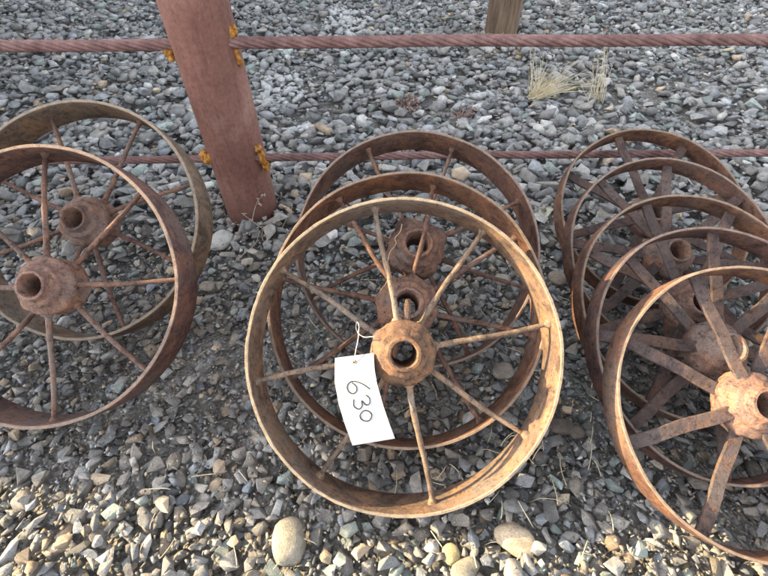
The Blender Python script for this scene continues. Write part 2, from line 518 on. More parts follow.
A = scatter()
n = len(A)
nx, ny = int((GX1 - GX0) / GRID), int((GY1 - GY0) / GRID)
HF = np.full((ny, nx), -0.045)
asp = np.stack([rng.uniform(0.95, 1.5, n), rng.uniform(0.70, 1.05, n), rng.uniform(0.36, 0.72, n)], 1)
half = A[:, 2:3] * 0.5 * asp
yaw = rng.uniform(0, 2 * PI, n)
tilt = np.abs(rng.normal(0, 0.30, n))
tdir = rng.uniform(0, 2 * PI, n)
roll = rng.uniform(0, 2 * PI, n)
zc = np.zeros(n)
ceff = half[:, 2] * np.cos(tilt) + 0.6 * half[:, 0] * np.sin(tilt)
reff = np.sqrt(half[:, 0] * half[:, 1]) * 0.95
AX = A[:, 0]; AY = A[:, 1]
_dome = {}
JX = rng.uniform(-1, 1, (n, 5)); JY = rng.uniform(-1, 1, (n, 5))
for i in range(n):
    r = reff[i]
    k = max(1, int(round(r / GRID)))
    ci = int((AX[i] - GX0) / GRID); cj = int((AY[i] - GY0) / GRID)
    if k not in _dome:
        a = np.arange(-k, k + 1) / (k + 0.3)
        q = a[:, None] ** 2 + a[None, :] ** 2
        _dome[k] = (q <= 1, np.sqrt(np.clip(1 - q, 0, 1)) ** 0.6)
    msk, dm = _dome[k]
    if A[i, 3] <= 1:                               # a falling stone rolls into the lowest spot within reach
        bst = None
        for q in range(5):
            oi_, oj_ = (0, 0) if q == 0 else (int(JX[i, q] * k * 1.8), int(JY[i, q] * k * 1.8))
            a_, b_ = ci + oi_, cj + oj_
            if a_ - k < 0 or b_ - k < 0 or a_ + k + 1 > nx or b_ + k + 1 > ny:
                continue
            hgt_ = HF[b_, a_] + HF[b_ - k, a_] + HF[b_ + k, a_] + HF[b_, a_ - k] + HF[b_, a_ + k]
            if bst is None or hgt_ < bst[0]:
                bst = (hgt_, oi_, oj_)
        if bst:
            ci += bst[1]; cj += bst[2]
            AX[i] += bst[1] * GRID; AY[i] += bst[2] * GRID
    j0, j1, i0, i1 = cj - k, cj + k + 1, ci - k, ci + k + 1
    if j0 < 0 or i0 < 0 or j1 > ny or i1 > nx:
        zc[i] = -1
        continue
    if A[i, 3] == 3:                               # sifted chips end up in the hollows
        kk = 9
        if HF[cj, ci] > HF[max(0, cj - kk):cj + kk + 1, max(0, ci - kk):ci + kk + 1].mean() - 0.002:
            zc[i] = -1
            continue
    sub = HF[j0:j1, i0:i1]
    w = sub[msk]
    z = w.mean() * 0.65 + w.max() * 0.35 + 0.30 * ceff[i]
    zc[i] = z
    np.maximum(sub, np.where(msk, z + ceff[i] * dm, -9), out=sub)

near = (slice(int((0 - GY0) / GRID), int((1.2 - GY0) / GRID)), slice(int((-1 - GX0) / GRID), int((1 - GX0) / GRID)))
far = (slice(int((1.6 - GY0) / GRID), int((4 - GY0) / GRID)), slice(int((-2 - GX0) / GRID), int((2 - GX0) / GRID)))
zmean = float(HF[near].mean())
zfar = float(HF[far].mean())
# bring the mean gravel level to z = 0 in front and behind
shift = -(zmean + (zfar - zmean) * np.clip((AY - 1.15) / 0.45, 0, 1))
def surf(x, y, r=0.012):
    k = max(1, int(r / GRID))
    ci = int((x - GX0) / GRID); cj = int((y - GY0) / GRID)
    s = HF[cj - k:cj + k + 1, ci - k:ci + k + 1]
    return float(s.mean()) - (zmean + (zfar - zmean) * min(1, max(0, (y - 1.15) / 0.45)))
# cull what is buried
keep = zc > -0.9
for i in range(n):
    if keep[i]:
        k = max(1, int(round(reff[i] / GRID)))
        ci = int((AX[i] - GX0) / GRID); cj = int((AY[i] - GY0) / GRID)
        if (HF[cj - k:cj + k + 1, ci - k:ci + k + 1].min() > zc[i] + ceff[i] * 0.9):
            keep[i] = False
idx = np.where(keep)[0]
A, half, yaw, tilt, tdir, roll, zc, AX, AY, shift, reff = (a[idx] for a in (A, half, yaw, tilt, tdir, roll, zc, AX, AY, shift, reff))
n = len(idx)
Z = zc + shift
# stones give way under the wheel rims and around the cobbles
for cx_, cy_, l_, R_, w_ in SPEC.values():
    th_ = math.radians(l_)
    nn = np.array([0, -math.cos(th_), math.sin(th_)]); vv = np.array([0, math.sin(th_), math.cos(th_)])
    q_ = np.stack([AX, AY, Z], 1) - np.array([cx_, cy_, R_ * math.cos(th_) + w_ * math.sin(th_)])
    ax_ = q_ @ nn
    rho = np.hypot(q_[:, 0], q_ @ vv)
    hit = (ax_ < 0.6 * reff) & (ax_ > -w_ - 0.5 * reff) & (np.abs(rho - R_) < 0.75 * reff + 0.004)
    Z[hit] -= np.minimum(0.022, 0.5 * reff[hit] + 0.006)
gone = np.zeros(n, bool)
for x_, y_, wpx, hpx, *_r in cob:
    g_ = on_ground(x_, y_, 0.01)
    d_ = (g_ - Vector((0, 0, H))).dot(CF)
    a_, b_ = wpx / FPX * d_ / 2, hpx / FPX * d_ / 2 / 0.9
    gone |= (((AX - g_.x) / (a_ + 0.45 * reff)) ** 2 + ((AY - g_.y) / (b_ + 0.45 * reff)) ** 2 < 1) & (A[:, 2] > 0.012)
st = ~gone
A, half, yaw, tilt, tdir, AX, AY, reff, Z = (a[st] for a in (A, half, yaw, tilt, tdir, AX, AY, reff, Z))
n = int(st.sum())
colr = sample_colour(n, AY, rng)
for x_, y_, rx_, ry_ in ((347, 20, 24, 15), (280, 86, 30, 16), (300, 129, 20, 8), (480, 93, 17, 6)):    # patches of pale crusted dust
    g_ = on_ground(x_, y_); ex = (on_ground(x_ + rx_, y_) - g_).x; ey = abs(on_ground(x_, y_ - ry_).y - g_.y)
    q_ = ((AX - g_.x) / ex) ** 2 + ((AY - g_.y) / ey) ** 2
    k_ = np.clip(1.25 - q_, 0, 0.85)[:, None] * rng.uniform(0.75, 1, (n, 1))
    colr = colr * (1 - k_) + np.array([0.60, 0.62, 0.63]) * k_
# rotation matrices: yaw about the stone's own z, then tilt about a horizontal axis
cy_, sy_ = np.cos(yaw), np.sin(yaw)
Rz = np.zeros((n, 3, 3)); Rz[:, 0, 0] = cy_; Rz[:, 0, 1] = -sy_; Rz[:, 1, 0] = sy_; Rz[:, 1, 1] = cy_; Rz[:, 2, 2] = 1
ax = np.stack([np.cos(tdir), np.sin(tdir), np.zeros(n)], 1)
K = np.zeros((n, 3, 3)); K[:, 0, 2] = ax[:, 1]; K[:, 1, 2] = -ax[:, 0]; K[:, 2, 0] = -ax[:, 1]; K[:, 2, 1] = ax[:, 0]
Rt = np.eye(3)[None] + np.sin(tilt)[:, None, None] * K + (1 - np.cos(tilt))[:, None, None] * (K @ K)
RT = Rt @ Rz
# projected size decides which stones are built one by one
P = np.stack([AX, AY, Z], 1)
d = P - np.array([0, 0, H])
dep = d @ np.array(CF)
px = 384 + FPX * d[:, 0] / dep
py = 288 - FPX * (d @ np.array(CU)) / dep
vis = np.where((dep > 0.1) & (px > 5) & (px < 763) & (py > 5) & (py < 571), reff / dep, 0)
tops = np.array([surf(AX[i], AY[i], 0.006) for i in range(n)])
vis = np.where(tops < Z + half[:, 2] * 1.25, vis, 0)          # lies on top
single = set(np.argsort(-vis)[:290].tolist())

def pick(variants, sel, seed):
    r = np.random.default_rng(seed)
    return r.integers(0, len(variants), len(sel))

def bake(sets):
    V, F, Cc = [], [], []
    base = 0
    for variants, sel, seed in sets:
        which = pick(variants, sel, seed)
        for vi, m in enumerate(variants):
            s = sel[which == vi]
            if not len(s):
                continue
            co = np.empty(len(m.vertices) * 3); m.vertices.foreach_get('co', co); co = co.reshape(-1, 3)
            tr = np.empty(len(m.polygons) * 3, dtype=np.int64); m.polygons.foreach_get('vertices', tr); tr = tr.reshape(-1, 3)
            pts = np.einsum('nij,nvj->nvi', RT[s], co[None] * half[s][:, None, :]) + P[s][:, None, :]
            nv = len(co)
            V.append(pts.reshape(-1, 3))
            F.append((tr[None] + (base + np.arange(len(s)) * nv)[:, None, None]).reshape(-1, 3))
            Cc.append(np.repeat(colr[s], nv, axis=0))
            base += nv * len(s)
    V = np.concatenate(V); F = np.concatenate(F); Cc = np.concatenate(Cc)
    m = bpy.data.meshes.new('gravel')
    m.vertices.add(len(V)); m.vertices.foreach_set('co', V.ravel())
    m.loops.add(len(F) * 3); m.loops.foreach_set('vertex_index', F.ravel().astype(np.int32))
    m.polygons.add(len(F)); m.polygons.foreach_set('loop_start', np.arange(0, len(F) * 3, 3, dtype=np.int32))
    at = m.attributes.new('stone_colour', 'FLOAT_COLOR', 'POINT')
    at.data.foreach_set('color', np.concatenate([Cc, np.ones((len(Cc), 1))], 1).ravel())
    m.update(calc_edges=True)
    m.validate()
    return m, len(F)

rest = np.array([i for i in range(n) if i not in single])
isfine = A[rest, 3] >= 2
isnear = (AY[rest] < 1.6) & (np.abs(AX[rest]) < 1.6) & (A[rest, 3] == 1)
gm, ntri = bake([(FI, rest[isfine], 1), (HI, rest[~isfine & isnear], 2), (LO, rest[~isfine & ~isnear], 3)])
gravel = link('gravel', gm, M['stone'], ground)
tag(gravel, kind='stuff')
for q, i in enumerate(sorted(single)):
    o = bpy.data.objects.new('stone', HI[q % len(HI)])
    C.objects.link(o)
    o.parent = ground
    o.matrix_world = Matrix.Translation(P[i]) @ Matrix([list(r_) for r_ in RT[i]]).to_4x4() @ Matrix.Diagonal((*half[i], 1))
    o.color = (*colr[i], 1)

# ------------------------------------------------------------------ smooth river cobbles among the crushed rock
def pebble_mesh(seed, sub=3, amp=0.20, box_=2.3):
    bm = bmesh.new()
    bmesh.ops.create_icosphere(bm, subdivisions=sub, radius=1)
    o = Vector((seed * 3.1, seed * 1.7, seed))
    for v in bm.verts:
        d_ = v.co.normalized()
        k = (abs(d_.x) ** box_ + abs(d_.y) ** box_ + abs(d_.z) ** box_) ** (-1 / box_)
        v.co = d_ * k * (1 + amp * noise.noise(d_ * 1.3 + o) + 0.03 * noise.noise(d_ * 4 + o))
    m = bpy.data.meshes.new('cobble')
    bm.to_mesh(m); bm.free()
    m.polygons.foreach_set('use_smooth', [True] * len(m.polygons))
    m.materials.append(M['stone_single'])
    return m
PEB = [pebble_mesh(i) for i in range(4)]
for q, (x, y, w_, h_, rz, c) in enumerate(cob):
    p = on_ground(x, y, 0.01)
    dd = (p - Vector((0, 0, H))).dot(CF)
    a = w_ / FPX * dd / 2
    b_ = h_ / FPX * dd / 2 / 0.9
    o = bpy.data.objects.new('cobble', PEB[q % 4])
    C.objects.link(o)
    o.parent = ground
    th = min(a, b_) * 0.62
    o.location = (p.x, p.y, -0.012 + th * 0.75)
    o.rotation_euler = (0.1, 0.06, rz)
    o.scale = (a, b_, th)
    o.color = (*[min(0.6, q_ * 1.35) for q_ in c], 1)
# ------------------------------------------------------------------ spoked iron wheels
def rim_mesh(R, w, t, seed, seg=144, wob=0.0012):
    """flat iron band, near edge at z=0, far edge at z=-w, slightly crowned tread, dented by hand"""
    pr = [(R - 0.001, 0.0), (R + 0.0, -0.0015), (R + 0.0012, -w * 0.3), (R + 0.0016, -w * 0.5), (R + 0.0012, -w * 0.7), (R, -w + 0.0015), (R - 0.001, -w),
          (R - t + 0.001, -w), (R - t, -w + 0.0015), (R - t + 0.0006, -w * 0.65), (R - t + 0.0008, -w * 0.5), (R - t + 0.0006, -w * 0.35), (R - t, -0.0015), (R - t + 0.001, 0)]
    v, f = [], []
    k = len(pr)
    for i in range(seg):
        a = 2 * PI * i / seg
        c, s = math.cos(a), math.sin(a)
        dn = noise.noise(Vector((c * 2.2 + seed, s * 2.2, seed * 1.3))) * wob * 2.2
        for j, (r, z) in enumerate(pr):
            e = noise.noise(Vector((c * 22 + seed, s * 22, j * 0.6))) * wob * 0.9
            ez = e if (z > -0.002 or z < -w + 0.002) else 0
            v.append((c * (r + dn + e * 0.4), s * (r + dn + e * 0.4), z + ez))
    for i in range(seg):
        i2 = (i + 1) % seg
        for j in range(k):
            j2 = (j + 1) % k
            f.append((i * k + j, i * k + j2, i2 * k + j2, i2 * k + j))
    m = mesh_of('rim', v, f)
    bm = bmesh.new(); bm.from_mesh(m); bmesh.ops.recalc_face_normals(bm, faces=bm.faces[:]); bm.to_mesh(m); bm.free()
    set_sharp(m, 40)
    return m

def hub_mesh(w, seed, phase, lobes=8, scale=1.0, lamp=1.0):
    """cast hub: bored collar, raised ring, swelling drum with a boss for every spoke; centre at z=0"""
    L = w * 0.5
    pr = [(0.0235, 0.4 * -L), (0.0240, L + 0.012), (0.0265, L + 0.0165), (0.0315, L + 0.016), (0.0335, L + 0.011), (0.0350, L + 0.001), (0.0385, L - 0.002), (0.0450, L - 0.003),
          (0.0480, L - 0.007), (0.0495, L - 0.015), (0.0580, L - 0.020), (0.0640, L - 0.024), (0.0665, L - 0.031), (0.0660, L - 0.040), (0.0610, 0.0 - 0.004),
          (0.0640, -L * 0.45), (0.0645, -L * 0.7), (0.0560, -L * 0.85), (0.0480, -L), (0.0400, -L - 0.006), (0.0340, -L - 0.014), (0.0240, -L - 0.014), (0.0235, 0.4 * -L)]
    seg = 72
    v, f = [], []
    k = len(pr) - 1
    for i in range(seg):
        a = 2 * PI * i / seg
        c, s = math.cos(a), math.sin(a)
        lob = math.cos(lobes * (a - phase))
        lob = (max(0, lob) ** 0.7 - 0.45)
        for j in range(k):
            r, z = pr[j]
            amp = 0.0045 if 10 <= j <= 17 else (0.0022 if 7 <= j <= 9 else 0)
            if j == 14: amp = 0.006
            amp *= lamp
            e = noise.noise(Vector((c * 3 + seed, s * 3, z * 30 + seed))) * (0.0018 if j > 5 else 0.0008)
            e += noise.noise(Vector((c * 11 + seed, s * 11, z * 120))) * (0.0012 if j > 3 else 0.0005)
            rr = (r + amp * lob + e) * scale
            v.append((c * rr, s * rr, z + e * 0.9))
    for i in range(seg):
        i2 = (i + 1) % seg
        for j in range(k):
            j2 = (j + 1) % k
            f.append((i * k + j, i * k + j2, i2 * k + j2, i2 * k + j))
    m = mesh_of('hub', v, f)
    bm = bmesh.new(); bm.from_mesh(m); bmesh.ops.recalc_face_normals(bm, faces=bm.faces[:]); bm.to_mesh(m); bm.free()
    set_sharp(m, 50)
    return m

def spoke_mesh(R, t, z0, z1, seed, r0=0.0064, r1=0.0050, bend=0.004):
    """forged rod along +x from the hub (height z0) to the rim (height z1) with a flattened foot"""
    a0, a1 = 0.052, R - t + 0.0006
    P = []
    for i in range(15):
        u = i / 14
        P.append((a0 + (a1 - a0) * u, math.sin(u * 3 + seed) * bend * math.sin(PI * u), z0 + (z1 - z0) * u + bend * 0.7 * math.sin(PI * u) * math.cos(seed * 2)))
    rad = [r0 * 1.25 if i < 1 else r0 + (r1 - r0) * i / 14 + 0.0004 * math.sin(i * 2.1 + seed) for i in range(15)]
    body = tube(P, rad, 10)
    foot = tube([(a1 - 0.010, P[-1][1], z1), (a1 - 0.005, P[-1][1], z1), (a1 + 0.0004, P[-1][1], z1)], [r1 * 1.02, r1 * 1.6, r1 * 2.1], 10)
    sock = tube([(a0 - 0.004, 0, z0), (a0 + 0.014, 0, z0), (a0 + 0.018, 0, z0)], [0.0125, 0.0108, 0.0080], 12)
    v, f = join([body, foot, sock])
    m = mesh_of('spoke', v, f)
    set_sharp(m, 50)
    return m

def bar_mesh(R, t, z0, z1, wd=0.026, th=0.007):
    a0, a1 = 0.05, R - t + 0.0005
    v, f = [], []
    k = 9
    for i in range(k):
        u = i / (k - 1)
        x = a0 + (a1 - a0) * u
        z = z0 + (z1 - z0) * u
        for (y, zz) in ((-wd / 2, -th / 2), (wd / 2, -th / 2), (wd / 2, th / 2), (-wd / 2, th / 2)):
            v.append((x, y + 0.0015 * math.sin(i * 1.3), z + zz))
    for i in range(k - 1):
        for q in range(4):
            q2 = (q + 1) % 4
            f.append((i * 4 + q, i * 4 + q2, (i + 1) * 4 + q2, (i + 1) * 4 + q))
    f += [(3, 2, 1, 0), tuple((k - 1) * 4 + q for q in range(4))]
    m = mesh_of('spoke', v, f)
    bevel_mesh(m, 0.0012)
    return m

def wheel(label, group, cx, cy, lean, R, w, t, phase, mats, seed, sink=0.0, flat=False, yaw_=0.0, nsp=8, hub_args=(8, 1.0, 0.6)):
    th = math.radians(lean)
    ps = math.radians(yaw_)
    nrm = Vector((math.sin(ps) * math.cos(th), -math.cos(ps) * math.cos(th), math.sin(th)))
    u = Vector((math.cos(ps), math.sin(ps), 0))
    v = nrm.cross(u)
    cz = R * math.cos(th) + w * math.sin(th) - sink
    cen = Vector((cx, cy, cz))                    # centre of the near edge
    foot = cen - nrm * w - v * R
    root = empty('spoked_wheel', foot)
    root.rotation_mode = 'QUATERNION'
    root.rotation_quaternion = Matrix((u, v, nrm)).transposed().to_quaternion()
    tag(root, label, 'wheel', group)
    rim = link('rim', rim_mesh(R, w, t, seed), mats[0], root)
    rim.location = (0, R, w)
    hub = link('hub', hub_mesh(w, seed, math.radians(phase), *hub_args), mats[1], root)
    hub.location = (0, R, w * 0.5)
    ms = []
    for sgn in (1, -1):
        if flat:
            m = bar_mesh(R, t, sgn * 0.010, sgn * 0.004)
            m.materials.append(mats[2]); ms.append([m])
        else:
            g = []
            for q in range(2):
                m = spoke_mesh(R, t, sgn * 0.014, sgn * 0.007, seed + q * 2.3 + sgn)
                m.materials.append(mats[2]); g.append(m)
            ms.append(g)
    for i in range(nsp):
        g = ms[i % 2]
        o = bpy.data.objects.new('spoke', g[(i // 2) % len(g)])
        C.objects.link(o)
        o.parent = root
        o.location = (0, R, w * 0.5)
        o.rotation_euler = (0, 0, math.radians(phase) + 2 * PI * i / nsp)
    return root, cen, u, v, nrm

GR = 'three spoked wheels stacked against the cable fence'
w1, C1, U1, V1, N1 = wheel('tan rusty spoked wheel carrying the white paper tag', GR, *SPEC['front'], 0.0065, 11, (M['rim_front'], M['hub_front'], M['spoke_front']), 1.3)
w2, C2, U2, V2, N2 = wheel('red-brown spoked wheel sandwiched between the tagged wheel and the rearmost wheel', GR, *SPEC['middle'], 0.0065, 32, (M['rim_mid'], M['hub_back'], M['spoke_back']), 4.1, hub_args=(8, 1.06, 1.0))
w3, C3, U3, V3, N3 = wheel('dark red-brown spoked wheel rearmost of its stack, next to lower cable', GR, *SPEC['rear'], 0.0065, 25, (M['rim_back'], M['hub_back'], M['spoke_back']), 8.7, hub_args=(4, 1.16, 2.0))

# short grease bolt standing up on the front hub
bm_ = mesh_of('hub_bolt', *join([tube([(0.006, 0.052, 0.004), (0.010, 0.098, 0.012)], [0.0085, 0.0078], 10), tube([(0.010, 0.098, 0.012), (0.0105, 0.106, 0.0135)], [0.0055, 0.005], 8)]))
set_sharp(bm_)
hub1 = [c for c in w1.children if c.name.startswith('hub')][0]
link('hub_bolt', bm_, M['hub_front'], hub1)

GL = 'pair of wide-rimmed wheels standing beside the pipe post'
wheel('olive-brown wide-rimmed wheel behind its partner, beside the pipe post', GL, *SPEC['olive'], 0.008, 20, (M['rim_old'], M['hub_back'], M['spoke_back']), 12.2)
wheel('purple-brown wide-rimmed wheel in front of the olive-brown one, pipe post behind', GL, *SPEC['purple'], 0.008, 3, (M['rim_purple'], M['hub_back'], M['spoke_back']), 14.9)

GRR = 'row of narrow rusty wheels with flat spokes'
rl = ['narrow rusty flat-spoked wheel next to lower cable, last of its row', 'narrow rusty flat-spoked wheel second from the lower cable in its row',
      'narrow rusty flat-spoked wheel in the middle of its row of five', 'narrow rusty flat-spoked wheel fourth from the lower cable in its row',
      'narrow rusty flat-spoked wheel fully uncovered at the open end of its row']
for i in range(5):
    wheel(rl[i], GRR, *SPEC['row%d' % i], 0.006, 14 + i * 23, ((M['rim_mid'], M['rim_back'], M['rim_mid'], M['rim_purple'], M['rim_mid'])[i], M['hub_back'], M['flat_bar']), 20 + i * 2.7, flat=True)

# ------------------------------------------------------------------ pipe posts and wire ropes
def pipe_mesh(r, h, seed):
    v, f = [], []
    seg = 48
    zs = [-0.12, 0, 0.1, 0.25, 0.4, 0.6, 0.8, h - 0.01, h]
    for z in zs:
        rr = r * (0.985 if z == h else 1)
        for k in range(seg):
            a = 2 * PI * k / seg
            e = 0.0012 * noise.noise(Vector((math.cos(a) * 2, math.sin(a) * 2, z * 4 + seed)))
            v.append(((rr + e) * math.cos(a), (rr + e) * math.sin(a), z))
    for i in range(len(zs) - 1):
        for k in range(seg):
            k2 = (k + 1) % seg
            f.append((i * seg + k, i * seg + k2, (i + 1) * seg + k2, (i + 1) * seg + k))
    f.append(tuple((len(zs) - 1) * seg + k for k in range(seg)))
    m = mesh_of('pipe', v, f)
    set_sharp(m, 40)
    return m

POST_R, POST_Y = 0.090, 1.322
base = on_ground(254, 212, 0)
PB = Vector((base.x, POST_Y, 0))
FDIR = Vector((1, 0.018, 0)).normalized()           # the fence runs almost square to the view
CAB = [(0.0152, at_y(420, 42.5, POST_Y - 0.02)), (0.0125, at_y(420, 156.5, POST_Y - 0.030))]

def foam_mesh(seed, n_=7, sx=1, sy=1, sz=1):
    r = random.Random(seed)
    bm = bmesh.new()
    for q in range(n_):
        c = Vector((r.gauss(0, 0.34), r.gauss(0, 0.3), r.gauss(0, 0.5)))
        res = bmesh.ops.create_icosphere(bm, subdivisions=3, radius=r.uniform(0.7, 1.0))
        for v in res['verts']:
            v.co = c + v.co * (1 + 0.55 * noise.noise(v.co * 1.3 + Vector((seed, q, 0))) + 0.18 * noise.noise(v.co * 4.5 + Vector((q, seed, 0))))
    for v in bm.verts:
        v.co = Vector((v.co.x * sx, v.co.y * sy, v.co.z * sz))
    m = bpy.data.meshes.new('foam')
    bm.to_mesh(m); bm.free()
    m.polygons.foreach_set('use_smooth', [True] * len(m.polygons))
    return m

def pipe_post(loc, label, seed, foams, lean=0.0):
    root = empty('pipe_post', loc)
    root.rotation_euler = (0, lean, 0)
    tag(root, label, 'post', 'pipe posts of the cable fence')
    link('pipe', pipe_mesh(POST_R, 1.15, seed), M['post'], root)
    for q, (dx, dy, dz, sx, sz) in enumerate(foams):
        o = link('foam_sealant', foam_mesh(seed * 10 + q, 4, sx, sx * 0.8, sz), M['foam'], root)
        o.scale = (0.8, 0.8, 0.9)
        o.location = (dx, dy, dz)
    return root
zu, zl = CAB[0][1].z, CAB[1][1].z
fo = [(POST_R - 0.002, -0.028, zu + 0.024, 0.011, 0.016), (POST_R + 0.001, -0.028, zu - 0.032, 0.010, 0.024), (-POST_R - 0.002, -0.030, zu - 0.020, 0.016, 0.018),
      (POST_R + 0.008, -0.040, zl - 0.014, 0.018, 0.034), (POST_R - 0.004, -0.040, zl + 0.020, 0.012, 0.014), (-POST_R - 0.002, -0.042, zl + 0.006, 0.022, 0.020)]
pipe_post(PB, 'thick oxide-red pipe post with amber foam around the cable holes', 1, fo, math.radians(-1.15))
pipe_post(PB + FDIR * 2.75, 'oxide-red pipe post beyond the row of narrow wheels', 2, fo[:4])
pipe_post(PB - FDIR * 2.75, 'oxide-red pipe post beyond the pair of wide-rimmed wheels', 3, fo[:4])

def rope_mesh(length, r, lay, strands=6):
    parts = []
    k = int(length / 0.012)
    for s in range(strands):
        pts = []
        for i in range(k + 1):
            x = -length / 2 + length * i / k
            a = 2 * PI * (x / lay + s / strands)
            wv = 0.0025 * math.sin(x * 3.1) + 0.0012 * math.sin(x * 9.7 + 1)
            pts.append((x, math.cos(a) * r * 0.62, math.sin(a) * r * 0.62 + wv))
        parts.append(tube(pts, r * 0.40, 8))
    parts.append(tube([(-length / 2 + length * i / 60, 0, 0.0025 * math.sin((-length / 2 + length * i / 60) * 3.1)) for i in range(61)], r * 0.45, 8))
    v, f = join(parts)
    return mesh_of('wire_rope', v, f, True)
for (r, p), lab in zip(CAB, ('upper thick twisted wire rope of the fence, painted oxide red', 'lower twisted wire rope of the fence, passing behind the stacked wheels')):
    o = link('wire_rope', rope_mesh(6.4, r, 0.215), M['rope'])
    c = p + FDIR * (PB.x - p.x)
    o.location = c
    o.rotation_euler = (0.3, math.radians(-0.15), math.atan2(FDIR.y, FDIR.x))
    tag(o, lab, 'cable', 'wire ropes of the fence')

# square timber post behind the fence
p = on_ground(504, 37, 0)
root = empty('timber_post', (p.x, p.y + 0.11, 0))
root.rotation_euler = (0.01, 0.0, math.radians(-19))
tag(root, 'brown square weathered post standing in the gravel behind the cables', 'post')
m = mesh_of('post_body', *box(0, 0, 0.36, 0.215, 0.2, 1.0))
bevel_mesh(m, 0.008, 2)
link('post_body', m, M['timber'], root)

# ------------------------------------------------------------------ paper lot tag tied to the front wheel
def lerp_tab(t, tab):
    for (a, x), (b, y) in zip(tab, tab[1:]):
        if t <= b:
            k = (t - a) / (b - a)
            return x + (y - x) * k
    return tab[-1][1]
LE = [(0, 335.0), (0.27, 334.6), (0.53, 338.8), (0.75, 344.6), (1, 352.5)]
RE = [(0, 373.5), (0.2, 374.6), (0.35, 376.8), (0.6, 382.8), (0.8, 388.6), (1, 395.0)]
def tag_point(u, v, lift=0.0):
    vv = min(1, max(0, v))
    x = lerp_tab(vv, LE) * (1 - u) + lerp_tab(vv, RE) * u
    y = (358 + 87.5 * v) * (1 - u) + (353 + 85.5 * v) * u
    s = -0.016 + 0.030 * math.sin(PI * min(1, v * 0.9)) * 0.6 + 0.010 * v + lift
    return on_plane(x, y, C1 + N1 * s, N1)
def tag_sheet():
    nu, nv = 12, 26
    org = tag_point(0.5, 0)
    v, f = [], []
    hole = (0.5, 0.075)
    for side, lift in ((0, 0.0), (1, -0.0005)):
        for j in range(nv + 1):
            for i in range(nu + 1):
                v.append(tag_point(i / nu, j / nv, lift))
    k = (nu + 1) * (nv + 1)
    for j in range(nv):
        for i in range(nu):
            a = j * (nu + 1) + i
            f.append((a, a + nu + 1, a + nu + 2, a + 1))
            f.append((k + a, k + a + 1, k + a + nu + 2, k + a + nu + 1))
    def edge(a, b):
        f.append((a, b, k + b, k + a))
    for i in range(nu):
        edge(i, i + 1); edge(nv * (nu + 1) + i + 1, nv * (nu + 1) + i)
    for j in range(nv):
        edge((j + 1) * (nu + 1), j * (nu + 1)); edge(j * (nu + 1) + nu, (j + 1) * (nu + 1) + nu)
    return v, f, org
v, f, org = tag_sheet()
troot = empty('paper_tag', org)
tag(troot, 'white paper lot tag with handwritten number tied to the front wheel', 'tag')
m = mesh_of('tag_sheet', [Vector(x) - org for x in v], f, True)
set_sharp(m, 50)
sheet = link('tag_sheet', m, M['paper'], troot)
# eyelet with a dark hole
def ring(u0, v0, ru, rv, rad, name, mat):
    pts = [tag_point(u0 + ru * math.cos(a), v0 + rv * math.sin(a), 0.0008) - org for a in np.linspace(0, 2 * PI, 15)]
    m = mesh_of(name, *tube(pts, rad, 6), True)
    return link(name, m, mat, sheet)
ring(0.5, 0.075, 0.042, 0.019, 0.0009, 'eyelet', M['eyelet'])
hp = [tag_point(0.5 + 0.040 * math.cos(a), 0.075 + 0.018 * math.sin(a), 0.0004) - org for a in np.linspace(0, 2 * PI, 13)[:-1]]
link('punched_hole', mesh_of('punched_hole', hp, [tuple(range(12))[::-1]]), M['ink'], sheet)
GLY = {'6': [(0.62, 1.05), (0.35, 0.82), (0.13, 0.52), (0.05, 0.25), (0.18, 0.03), (0.45, 0.02), (0.62, 0.2), (0.55, 0.4), (0.33, 0.44), (0.12, 0.28)],
       '3': [(0.05, 0.84), (0.25, 1.0), (0.52, 0.93), (0.55, 0.7), (0.28, 0.53), (0.55, 0.47), (0.66, 0.22), (0.45, 0.0), (0.1, 0.1)],
       '0': [(0.35, 1.0), (0.12, 0.8), (0.05, 0.45), (0.2, 0.05), (0.45, 0.0), (0.65, 0.3), (0.66, 0.7), (0.45, 0.97), (0.28, 0.98)]}
for ch, u0, v0, hh, ww in (('6', 0.27, 0.275, 0.50, 0.24), ('3', 0.33, 0.465, 0.40, 0.215), ('0', 0.40, 0.63, 0.27, 0.19)):
    pts = [tag_point(u0 + hh * g.y, v0 + ww * g.x + 0.10 * hh * (0.5 - g.y) * 0.6, 0.0004) - org for g in catmull([(x, y, 0) for x, y in GLY[ch]], 5)]
    m = mesh_of('handwritten_digit', *tube(pts, 0.00115, 6), True)
    link('handwritten_digit', m, M['ink'], sheet)
# string: hole -> loop round the spoke -> hub
spk = lambda x, y, s: on_plane(x, y, C1 + N1 * s, N1)
pts = [tag_point(0.5, 0.075, 0.002), spk(355.5, 352, -0.012), spk(358, 340, -0.018), spk(358.5, 333, -0.026), spk(359, 326, -0.030), spk(357, 322, -0.040), spk(356, 328, -0.052), spk(359, 334, -0.030), spk(364, 337, -0.022), spk(369, 337, -0.014), spk(374, 336.5, -0.010)]
m = mesh_of('string', *tube([x - org for x in catmull(pts, 5)], 0.00085, 6), True)
link('string', m, M['string'], troot)

# ------------------------------------------------------------------ dry plants and litter
def blade(p0, d_, L, wd, bend, sd):
    r = random.Random(sd)
    side = d_.cross(Vector((0, 0, 1)))
    side = side.normalized() if side.length > 0.05 else Vector((1, 0, 0))
    dr = Vector((r.uniform(-1, 1), r.uniform(-1, 1), -0.6)) * bend
    pts, rad = [], []
    for i in range(8):
        u = i / 7
        pts.append(p0 + d_ * L * u + dr * L * u * u)
        rad.append(wd * (1 - 0.75 * u))
    return tube(pts, rad, 4)

